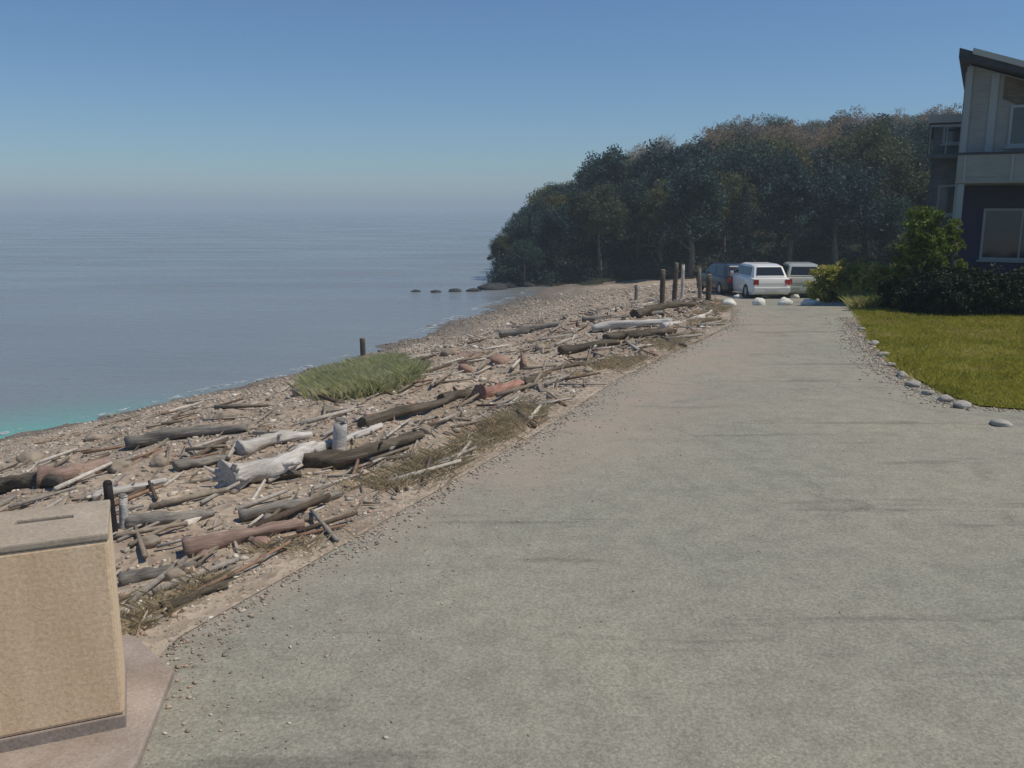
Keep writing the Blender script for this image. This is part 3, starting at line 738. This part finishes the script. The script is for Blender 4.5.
# ------------------------------------------------------------------ driftwood
def log(p0, p1, r, mt, label, roots=False, group='driftwood logs on the beach', lift=.7, seed=0, name='driftwood_log', branch=True):
    if not roots: r = r*.66
    p0 = Vector(p0); p1 = Vector(p1); dd = (p1-p0)*(.0 if roots else .12); p0 = p0-dd; p1 = p1+dd; p0.z = float(H(p0.x, p0.y))+r*lift; p1.z = float(H(p1.x, p1.y))+r*lift*.8
    L = (p1-p0).length; rs = random.Random(seed*13+5)
    M = (p1-p0).to_track_quat('X', 'Z').to_matrix().to_4x4(); M.translation = (p0+p1)/2
    mb = MB(); n = 14; pts = []; rad = []
    bend = rs.uniform(-.09, .09)*L; bz = rs.uniform(-.3, .5)*r; n = 18
    for i in range(n+1):
        t = i/n
        pts.append((L*(t-.5), bend*math.sin(t*math.pi)+r*.3*math.sin(t*6+seed*1.7), bz*math.sin(t*math.pi)+r*.12*math.sin(t*8+seed)))
        rad.append(r*(1.05-.5*t)*(1+.09*mnoise.noise(Vector((t*7, seed, 0)))))
    if roots: rad[1] *= 1.15; rad[0] *= 1.35
    mb.tube(pts, rad, 14, .55, seed)
    root = mb.build(name, mt, None, True); root.matrix_world = M
    tag(root, label, 'driftwood', group)
    if branch:
        for q in range(rs.choice([0, 1, 1, 2])):
            s = MB(); t = rs.uniform(.25, .85); bp = Vector(pts[int(t*n)]); a = rs.uniform(.1, math.pi-.1); l = rs.uniform(.7, 1.7)*r
            e = bp+Vector((l*.8, math.cos(a)*(l+r), math.sin(a)*(l*.6+r)))
            s.tube([bp, bp.lerp(e, .6), e], [r*.3, r*.2, r*.13], 8, .5, seed+q); s.build('branch_stub', mt, root, True)
    if roots:
        for q in range(10):
            a = q*2*math.pi/10+rs.uniform(-.3, .3); b0 = Vector(pts[1]); l = r*rs.uniform(1.0, 2.3); w = rs.uniform(-.5, .7)
            k1 = b0+Vector((-.12*l-r*.2, math.cos(a)*l*.6, math.sin(a)*l*.5)); k2 = b0+Vector((-(.25+w*.3)*l-r*.3, math.cos(a+.2*w)*l, math.sin(a+.2*w)*l*.85))
            k3 = k2+Vector((rs.uniform(-.4, .1)*l, math.cos(a+w*2)*l*.35, math.sin(a+w*2)*l*.3))
            MB().tube([b0, k1, k2, k3], [r*.42, r*rs.uniform(.22, .34), r*.17, r*.06], 8, .8, seed+q).build('root', mt, root, True)
    return root
def plog(a, b, r, mt, lab, **k): log(pick(*a), pick(*b), r, mt, lab, **k)
W_, G_, B_, R_ = MAT_LOGW, MAT_LOGG, MAT_LOGB, MAT_LOGR
plog((230, 490), (316, 454), .10, W_, 'bleached white driftwood log with a flared root end', roots=True, seed=1)
plog((316, 466), (412, 442), .11, B_, 'long dark driftwood log right of the bleached root log', seed=2)
plog((255, 480), (296, 478), .08, B_, 'dark log added in place of the shadow beneath the bleached root log', seed=3)  # dark wood put here for the shadow under the root log
plog((135, 528), (205, 518), .08, G_, 'grey log on the shingle right of the dark stake', seed=4)
plog((128, 585), (188, 572), .07, G_, 'grey log beside the tan pillar near the road edge', seed=5)
plog((600, 331), (664, 326), .13, W_, 'pale log on the far beach nearest the road end', seed=6)
plog((612, 341), (668, 334), .12, B_, 'dark log just in front of the pale far logs', seed=7)
plog((590, 322), (655, 316), .13, G_, 'grey log on the far beach behind the pale far log', seed=8)
plog((566, 354), (614, 346), .12, B_, 'dark log on the far upper beach beyond the red log', seed=9)
plog((246, 452), (304, 440), .11, W_, 'pale log above the bleached root log', seed=10)
plog((372, 424), (444, 404), .10, B_, 'dark log along the upper beach below the red log', seed=11)
plog((448, 402), (486, 394), .10, B_, 'short dark log just left of the red log', seed=12)
plog((170, 612), (222, 592), .05, B_, 'thin dark stick at the near road edge', seed=13)
plog((196, 552), (292, 530), .09, R_, 'reddish brown log lying along the near road edge', seed=14)
plog((484, 399), (516, 390), .15, MAT_LOGRR, 'short red log with a pale end by the mid road edge', seed=15)
plog((46, 486), (104, 470), .16, R_, 'reddish brown log behind the tan pillar', seed=16)
plog((140, 446), (236, 434), .12, G_, 'long grey log near the waterline left of centre', seed=17)
plog((250, 520), (330, 500), .07, G_, 'grey log between the bleached root log and the road', seed=18)
plog((320, 452), (376, 432), .08, W_, 'thin pale pole above the long dark log', seed=19)
plog((505, 338), (556, 328), .14, G_, 'grey log on the far mid beach', seed=20)
plog((530, 384), (584, 366), .08, B_, 'thin dark log beside the far left road edge', seed=21)
plog((640, 318), (690, 308), .14, B_, 'dark log near the leaning posts at the far end of the beach', seed=22)
plog((668, 326), (708, 314), .10, W_, 'pale log at the far road corner', seed=23)
plog((100, 500), (160, 486), .06, W_, 'thin pale stick beside the dark stake', seed=24)
plog((0, 494), (60, 490), .12, B_, 'dark wet log at the left frame edge behind the tan pillar', seed=25)
plog((180, 470), (222, 462), .08, G_, 'short grey log left of the bleached root log', seed=26)

# ------------------------------------------------------------------ posts
def post(px, py, h, r, mt, label, group=None, tilt=(0, 0), name='post'):
    p = pick(px, py); mb = MB(); top = Vector((p.x+tilt[0]*h, p.y+tilt[1]*h, p.z+h)); base = p-Vector((tilt[0], tilt[1], 1))*.3
    pts_ = [base.lerp(top, k/6) for k in range(7)]
    o = empty(name, p, label=label, cat='post', group=group)
    mb.tube([q-p for q in pts_], [r*(1.06-.02*k) for k in range(7)], 12, .15, px)
    mb.build('shaft', mt, o, True)
    d = (top-base).normalized()
    MB().tube([top-p-d*.01, top-p+d*r*.35], [r*.97, r*.72], 12).build('top_end', MAT_LOGG if mt != MAT_BLACKW else MAT_BLACKW, o, True)
    return o
post(113, 532, .36, .032, MAT_BLACKW, 'short black stake standing just right of the tan pillar', tilt=(-.02, 0))
post(124, 528, .24, .03, MAT_LOGW, 'short pale stake beside the black stake', tilt=(.05, 0))
post(363, 356, .62, .10, MAT_LOGB, 'small dark post at the waterline above the beach grass')
post(339, 452, .30, .07, MAT_LOGW, 'pale upright stump end at the foot of the green beach grass', tilt=(.1, 0), name='stump')
g_ = 'posts at the far end of the beach'
_post = post
def post(px, py, h, r, *a, **k): return _post(px, py, h*.88, r*.62, *a, **k)
post(662, 304, 1.10, .12, MAT_LOGB, 'dark post left of the pale far post', g_)
post(674, 302, 1.55, .14, MAT_LOGB, 'tall dark post at the far end of the beach', g_, (.03, 0))
post(682, 298, 1.65, .12, MAT_LOGW, 'pale bleached post, tallest at the far end of the beach', g_)
post(700, 300, 1.30, .11, MAT_LOGG, 'grey post nearest the road end', g_, (-.06, 0))
post(708, 303, .9, .13, MAT_LOGB, 'short dark post between the grey post and white stones', g_)
post(636, 300, .75, .13, MAT_LOGG, 'low grey post farthest left in the far row', g_)

# ------------------------------------------------------------------ tan pillar
PX, PY_, PR = -1.645, 3.42, R(23)
pil = empty('pillar', (PX, PY_, .035), PR, label='square tan concrete pillar with grey cap at the left road edge', cat='pillar')
W = .80; D = .46; HT = .86
body = MB().box(-W, 0, 0, D, .06, HT-.020).build('body', MAT_TAN, pil, bevel=.014)
MB().box(-W-.004, .004, -.004, D+.004, -.01, .058).build('base', MAT_PAD, pil, bevel=.006)
# cap: slab with a slot cut in (four pieces round a hole joined in one mesh) and a dark strip at its bottom
z0, z1 = HT-.020, HT+.012
sx0, sx1, sy0, sy1 = -.36, -.14, D-.20, D-.155
cp = MB(); o4 = [(-W-.003, -.003), (.003, -.003), (.003, D+.003), (-W-.003, D+.003)]; i4 = [(sx0, sy0), (sx1, sy0), (sx1, sy1), (sx0, sy1)]
cp.v = [(x, y, z0) for x, y in o4]+[(x, y, z1) for x, y in o4]+[(x, y, z0) for x, y in i4]+[(x, y, z1) for x, y in i4]
for k in range(4):
    j = (k+1) % 4
    cp.f += [(k, j, 4+j, 4+k), (4+k, 4+j, 12+j, 12+k), (8+j, 8+k, 12+k, 12+j), (j, k, 8+k, 8+j)]
cap = cp.build('cap', MAT_CAP, pil, bevel=.008)
MB().box(sx0-.004, sx1+.004, sy0-.004, sy1+.004, z0+.001, z0+.006).build('slot', MAT_RECESS, cap)

# ------------------------------------------------------------------ houses
HY = 21.6
hx0 = x_at(959, HY, 3.0); hx1 = hx0+6.2; zp = z_at(52, HY); slope = math.tan(R(19))
house = empty('beach_house', (hx0, HY, 0), R(-27.5), label='two storey blue grey house with sloping roof at the right edge', cat='house')
hc = Vector(house.location)
def HB(x0, x1, y0, y1, z0, z1): return MB().box(x0-hc.x, x1-hc.x, y0-hc.y, y1-hc.y, z0-hc.z, z1-hc.z)
def hv(pts_): return [(p[0]-hc.x, p[1]-hc.y, p[2]-hc.z) for p in pts_]
top = lambda x: zp-.28-(x-hx0)*slope
# upper storey with a sloping top
mb = MB(); prof = [(hx0, 2.75), (hx1, 2.75), (hx1, top(hx1)), (hx0, top(hx0))]
mb.loft([hv([(x, HY, z) for x, z in prof]), hv([(x, HY+8, z) for x, z in prof])])
mb.build('upper_wall', MAT_SIDING, house)
HB(hx0+.12, hx1-.1, HY+1.1, HY+7.9, 0, 2.747).build('lower_wall', MAT_DARKW, house)
# brown shingled panel under the eave
bx0, bx1 = x_at(999, HY, 4.8), hx1-.25
MB().loft([hv([(bx0, HY-.02, 4.66), (bx1, HY-.02, min(4.66, top(bx1)-.06)-.9), (bx1, HY-.02, top(bx1)-.04), (bx0, HY-.02, top(bx0)-.04)]),
           hv([(bx0, HY+.02, 4.66), (bx1, HY+.02, min(4.66, top(bx1)-.06)-.9), (bx1, HY+.02, top(bx1)-.04), (bx0, HY+.02, top(bx0)-.04)])]).build('gable_panel', MAT_BROWNW, house)
# roof slab with overhangs
rf = MB(); a0, a1 = hx0-.22, hx1+.4; rz = lambda x: zp-(x-hx0)*slope
rp = [(a0, rz(a0)-.24), (a1, rz(a1)-.24), (a1, rz(a1)-.04), (a0, rz(a0)-.04)]
rf.loft([hv([(x, HY-.5, z) for x, z in rp]), hv([(x, HY+8.4, z) for x, z in rp])])
roof = rf.build('roof', MAT_ROOF, house)
fb = [(a0+.28, rz(a0+.28)-.10), (a1, rz(a1)-.10), (a1, rz(a1)+.03), (a0+.28, rz(a0+.28)+.03)]
MB().loft([hv([(x, HY-.545, z) for x, z in fb]), hv([(x, HY-.503, z) for x, z in fb])]).build('fascia', MAT_FASCIA, roof)
def window(x0, x1, z0, z1, y, parent, HBf, mull=1, ft=.06, trim=MAT_TRIM):
    w = HBf(x0, x1, y-.05, y-.004, z0, z0+ft); b = w
    def add(*a):
        m = HBf(*a); o = len(b.v); b.v += m.v; b.f += [tuple(o+i for i in f) for f in m.f]
    add(x0, x1, y-.05, y-.004, z1-ft, z1); add(x0, x0+ft, y-.05, y-.004, z0+ft, z1-ft); add(x1-ft, x1, y-.05, y-.004, z0+ft, z1-ft)
    for k in range(mull):
        xm = x0+(x1-x0)*(k+1)/(mull+1); add(xm-ft/3, xm+ft/3, y-.046, y-.006, z0+ft, z1-ft)
    f = b.build('window', trim, parent)
    HBf(x0+ft, x1-ft, y-.020, y-.012, z0+ft, z1-ft).build('pane', MAT_GLASS, f)
    HBf(x0-.05, x1+.05, y-.10, y-.004, z0-.05, z0-.003).build('sill', trim, f)
    return f
window(x_at(1003, HY, 4), x_at(1003, HY, 4)+1.5, z_at(148, HY), z_at(103, HY)-.1, HY, house, HB, 2)
window(x_at(1003, HY, 4)+2.2, x_at(1003, HY, 4)+3.4, z_at(148, HY), 4.1, HY, house, HB, 1)
# vertical board at the corner of the upper floor
HB(hx0-.03, hx0+.10, HY-.03, HY-.002, 3.46, top(hx0)-.05).build('corner_board', MAT_TRIM, house)
cw = x_at(984, HY, 4)
HB(cw, cw+.16, HY-.03, HY-.002, 3.46, top(cw)-.06).build('corner_board', MAT_TRIM, house)
# balcony parapet band and its slab
bal = HB(hx0-.04, hx1, HY-.75, HY-.003, 2.76, 2.90).build('balcony', MAT_SIDING, house, bevel=.01)
HB(hx0-.04, hx1, HY-.75, HY-.70, 2.902, 3.40).build('parapet', MAT_SIDING, bal)
HB(hx0-.04, hx0+.01, HY-.698, HY-.003, 2.902, 3.40).build('parapet', MAT_SIDING, bal)
HB(hx0-.07, hx1, HY-.78, HY-.66, 3.402, 3.45).build('handrail', MAT_ROOF, bal)
for k in range(7):
    xx_ = hx0+.1+k*.95; HB(xx_, xx_+.05, HY-.765, HY-.752, 2.78, 3.39).build('panel_joint', MAT_TRIM, bal)
for xk in (hx0+.02, hx0+2.6, hx0+5.4):
    HB(xk, xk+.13, HY-.72, HY-.59, 0, 2.757).build('post', MAT_TRIM, house, bevel=.01)
window(hx0+.6, hx0+2.3, .95, 2.2, HY+1.1, house, HB, 1)
dr = HB(hx0+2.9, hx0+3.9, HY+1.05, HY+1.096, .02, 2.1).build('door', MAT_TRIM, house, bevel=.008)
HB(hx0+3.75, hx0+3.79, HY+.99, HY+1.047, 1.0, 1.12).build('handle', MAT_RIM, dr)
HB(hx0-.1, hx1, HY-.75, HY+1.09, -.05, .06).build('terrace', MAT_KERB, house)
HB(hx0-.07, hx0-.01, HY+.5, HY+.58, 0, top(hx0)-.1).build('downpipe', MAT_TRIM, house)

NY = 28.0
nx0 = x_at(929, NY, 4); zt = z_at(116, NY)
nh = empty('neighbour_house', (nx0, NY, -.2), R(-25), label='lower grey house partly hidden behind the blue grey house', cat='house')
nc = Vector(nh.location)
def NB(x0, x1, y0, y1, z0, z1): return MB().box(x0-nc.x, x1-nc.x, y0-nc.y, y1-nc.y, z0-nc.z, z1-nc.z)
NB(nx0+.1, nx0+6, NY, NY+7, -.5, zt-.22).build('wall', MAT_NEIGH, nh)
NB(nx0-.05, nx0+6.2, NY-.35, NY+7.2, zt-.218, zt-.08).build('roof', MAT_ROOF, nh)
NB(nx0-.08, nx0+6.2, NY-.40, NY-.352, zt-.24, zt).build('fascia', MAT_FASCIA, nh)
window(nx0+.35, nx0+1.35, z_at(148, NY)+.1, z_at(126, NY), NY, nh, NB, 1)
window(nx0+.35, nx0+1.35, z_at(215, NY), z_at(185, NY), NY, nh, NB, 1)
bb = NB(nx0, nx0+4, NY-.9, NY-.003, z_at(160, NY), z_at(160, NY)+.12).build('balcony', MAT_NEIGH, nh)
NB(nx0, nx0+4, NY-.9, NY-.86, z_at(160, NY)+.9, z_at(160, NY)+.96).build('handrail', MAT_TRIM, bb)
for k in range(10):
    NB(nx0+k*.44, nx0+k*.44+.03, NY-.895, NY-.865, z_at(160, NY)+.122, z_at(160, NY)+.898).build('baluster', MAT_TRIM, bb)

# ------------------------------------------------------------------ shrubs by the house
def shrub(x, y, r, h, mt, label, name, leaf=.045, nc=60, ne=70, group=None, seed=0):
    rg = np.random.default_rng(500+seed); z = float(gf(x, y))
    root = empty(name, (x, y, z), label=label, cat='shrub', group=group)
    V, F = crown_broad(r, h*.5, h*.5, nc, ne, leaf, rg)
    k = nc//2; a = rg.random(k)*6.283; q = r*(.5+.45*rg.random(k))
    V2, F2 = leaves(np.stack([np.cos(a)*q, np.sin(a)*q, h*(.08+.3*rg.random(k))], 1), r*(.2+.18*rg.random(k)), ne, leaf, .8, rg)
    np_mesh('foliage', np.concatenate([V, V2]), np.concatenate([F, F2+len(V)]), mt, root)
    mb = MB()
    for k in range(6):
        a = k*1.05+rg.random(); e = Vector((math.cos(a)*r*.55, math.sin(a)*r*.55, h*.75))
        mb.tube([(0, 0, -.05), e*.5+Vector((0, 0, .1)), e], [.035, .025, .01], 6)
    mb.build('stem', MAT_BARK, root, True); return root
shrub(x_at(922, 19.6, 1.5), 19.6, .50, 2.35, MAT_SHRUB, 'tall bright green shrub at the left corner of the blue grey house', 'green_shrub', .05, 70, 90, seed=1)
shrub(x_at(948, 20.2, 1.5), 20.2, .40, 2.0, MAT_SHRUB, 'green shrub squeezed between the tall shrub and the house post', 'green_shrub', .05, 60, 90, seed=2)
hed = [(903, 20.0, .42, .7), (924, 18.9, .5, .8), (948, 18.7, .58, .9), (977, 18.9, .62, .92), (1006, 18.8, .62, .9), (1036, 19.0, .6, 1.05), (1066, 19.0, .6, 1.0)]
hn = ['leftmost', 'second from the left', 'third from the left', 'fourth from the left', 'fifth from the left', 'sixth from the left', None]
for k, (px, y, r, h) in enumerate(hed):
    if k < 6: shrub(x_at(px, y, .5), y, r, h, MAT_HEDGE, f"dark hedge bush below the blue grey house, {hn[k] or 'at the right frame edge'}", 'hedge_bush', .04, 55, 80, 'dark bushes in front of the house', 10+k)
sh = [(832, 27, .6, 1.05, 'broad yellow green bush'), (850, 30, .7, 1.35, 'rounded yellow green bush'), (880, 24, .6, 1.0, 'wider yellow green bush'), (842, 47, 1.0, 1.1, 'small bush'), (868, 47, 1.0, 1.0, 'low bush'), (908, 38, .8, 1.5, 'tall bush')]
where = ['behind the yellow grass right of the cars', 'in the middle of the yellow grass', 'left of the green shrub by the house', 'far back right of the grey car', 'far back under the bluff behind the grass', 'far back beside the neighbouring house']
for k, (px, y, r, h, d_) in enumerate(sh):
    shrub(x_at(px, y, .5), y, r, h, MAT_YSHRUB if k < 3 else MAT_BROAD, f'{d_} {where[k]}', 'bush', .06, 60, 70, 'bushes beyond the lawn', 30+k)

# ------------------------------------------------------------------ cars
def make_car(px, Y, mt, label, rz, scale=1.0):
    x = x_at(px, Y, 0); z = float(gf(x, Y))
    root = empty('parked_car', (x, Y, z), rz, label=label, cat='car', group='cars parked beyond the road end')
    # length along +y (rear at -y), width along x
    def sec(y, hw, zb, zs, zt_, ht):    # closed ring: sill, belt, top
        return [(-hw*.94, y, zb), (-hw, y, zb+.18), (-hw, y, zs-.12), (-hw*.95, y, zs), (-ht, y, zt_), (ht, y, zt_), (hw*.95, y, zs), (hw, y, zs-.12), (hw, y, zb+.18), (hw*.94, y, zb)]
    secs = [sec(-2.05, .70, .40, .70, .72, .62), sec(-1.98, .82, .26, .90, .93, .66), sec(-1.75, .87, .22, .93, .97, .70),
            sec(-.9, .88, .20, .95, .98, .72), sec(.9, .88, .20, .94, .97, .72), sec(1.4, .86, .22, .88, .90, .66), sec(1.95, .80, .26, .74, .76, .60), sec(2.08, .66, .38, .58, .60, .5)]
    body = MB().loft(secs).build('body', mt, root, True)
    m = body.modifiers.new('b', 'BEVEL'); m.width = .03; m.segments = 2; m.limit_method = 'ANGLE'
    # cabin
    def cs(y, hb, ht, zb, zt_): return [(-hb, y, zb), (-ht, y, zt_), (-ht*.8, y, zt_+.04), (ht*.8, y, zt_+.04), (ht, y, zt_), (hb, y, zb)]
    cab = MB().loft([cs(-1.82, .74, .72, .94, .96), cs(-1.5, .78, .62, .94, 1.40), cs(-1.1, .78, .62, .94, 1.46), cs(.1, .78, .62, .94, 1.46), cs(.4, .78, .61, .94, 1.42), cs(1.15, .74, .70, .93, .95)]).build('cabin', mt, root)
    m = cab.modifiers.new('b', 'BEVEL'); m.width = .03; m.segments = 2; m.limit_method = 'ANGLE'
    def quad(name, pts_, n, mt_, par, off=.045):
        n = Vector(n).normalized(); q = [Vector(p)+n*off for p in pts_]; q2 = [p-n*.05 for p in q]
        return MB().loft([q2, q]).build(name, mt_, par)
    quad('rear_window', [(-.62, -1.76, 1.02), (.62, -1.76, 1.02), (.53, -1.53, 1.36), (-.53, -1.53, 1.36)], (0, -.82, .57), MAT_CGLASS, cab)
    quad('windscreen', [(.62, 1.06, 1.0), (-.62, 1.06, 1.0), (-.52, .50, 1.37), (.52, .50, 1.37)], (0, .55, .83), MAT_CGLASS, cab)
    for s in (-1, 1):
        for (ya, yb, yc, yd) in ((-1.45, -.45, -.45, -1.3), (-.38, .75, .3, -.38)):
            p = [(s*.765, ya, 1.0), (s*.765, yb, 1.0), (s*.645, yc, 1.37), (s*.645, yd, 1.37)]
            if s > 0: p = p
            else: p = p[::-1]
            quad('side_window', p, (s*.95, 0, .3), MAT_CGLASS, cab, .012)
        quad('tail_light', [(s*.80, -1.985, .66), (s*.58, -2.02, .66), (s*.58, -1.995, .88), (s*.79, -1.97, .88)][::s], (0, -1, .05), MAT_RED, body)
        quad('headlight', [(s*.55, 2.0, .60), (s*.74, 1.93, .60), (s*.74, 1.93, .72), (s*.55, 2.0, .72)][::s], (s*.2, 1, .1), MAT_PLATE, body)
        MB().box(s*.90-.07, s*.90+.07, .62, .72, .96, 1.08).build('mirror', mt, root, bevel=.02)
        for yw in (-1.25, 1.28):
            w = MB(); prf = [(.20, -.1), (.29, -.105), (.325, -.08), (.325, .08), (.29, .105), (.20, .1)]
            rings = [[(s*.80+b_, yw+a_*math.cos(t), .325+a_*math.sin(t)) for a_, b_ in prf] for t in [2*math.pi*k/24 for k in range(24)]]
            rings.append(rings[0]); w.loft(rings, cap=False); tyre = w.build('wheel', MAT_TYRE, root, True)
            MB().tube([(s*.80-.06, yw, .325), (s*.80+s*.075, yw, .325), (s*.80+s*.09, yw, .325)], [.205, .205, .08], 20).build('rim', MAT_RIM, tyre)
    MB().box(-.80, .80, -2.12, -1.98, .34, .56).build('rear_bumper', mt if mt != MAT_CWHITE else MAT_CWHITE, root, bevel=.03)
    MB().box(-.26, .26, -2.135, -2.123, .40, .51).build('number_plate', MAT_PLATE, root)
    root.scale = (scale,)*3
    return root
make_car(757, 40, MAT_CWHITE, 'small white car seen from behind beyond the road end', R(4))
make_car(799, 40.5, MAT_CGREY, 'pale grey green car to the right of the white car', R(-8))
make_car(727, 42.5, MAT_CDARK, 'black car partly hidden to the left of the white car', R(10), .95)

# ------------------------------------------------------------------ haze
hz = MB().box(-5200, 5200, -5200, 5200, -5.2, 24)
HZ = bpy.data.materials.new('haze_air'); HZ.use_nodes = True; nt = HZ.node_tree; nt.nodes.clear()
ho = nt.nodes.new('ShaderNodeOutputMaterial'); pv_ = nt.nodes.new('ShaderNodeVolumePrincipled')
pv_.inputs['Color'].default_value = (.62, .73, .82, 1); pv_.inputs['Density'].default_value = .0011; pv_.inputs['Anisotropy'].default_value = .0
nt.links.new(pv_.outputs[0], ho.inputs['Volume'])
tag(hz.build('haze', HZ), label='thin blue grey haze over the sea and the bluff', cat='haze', kind='stuff')
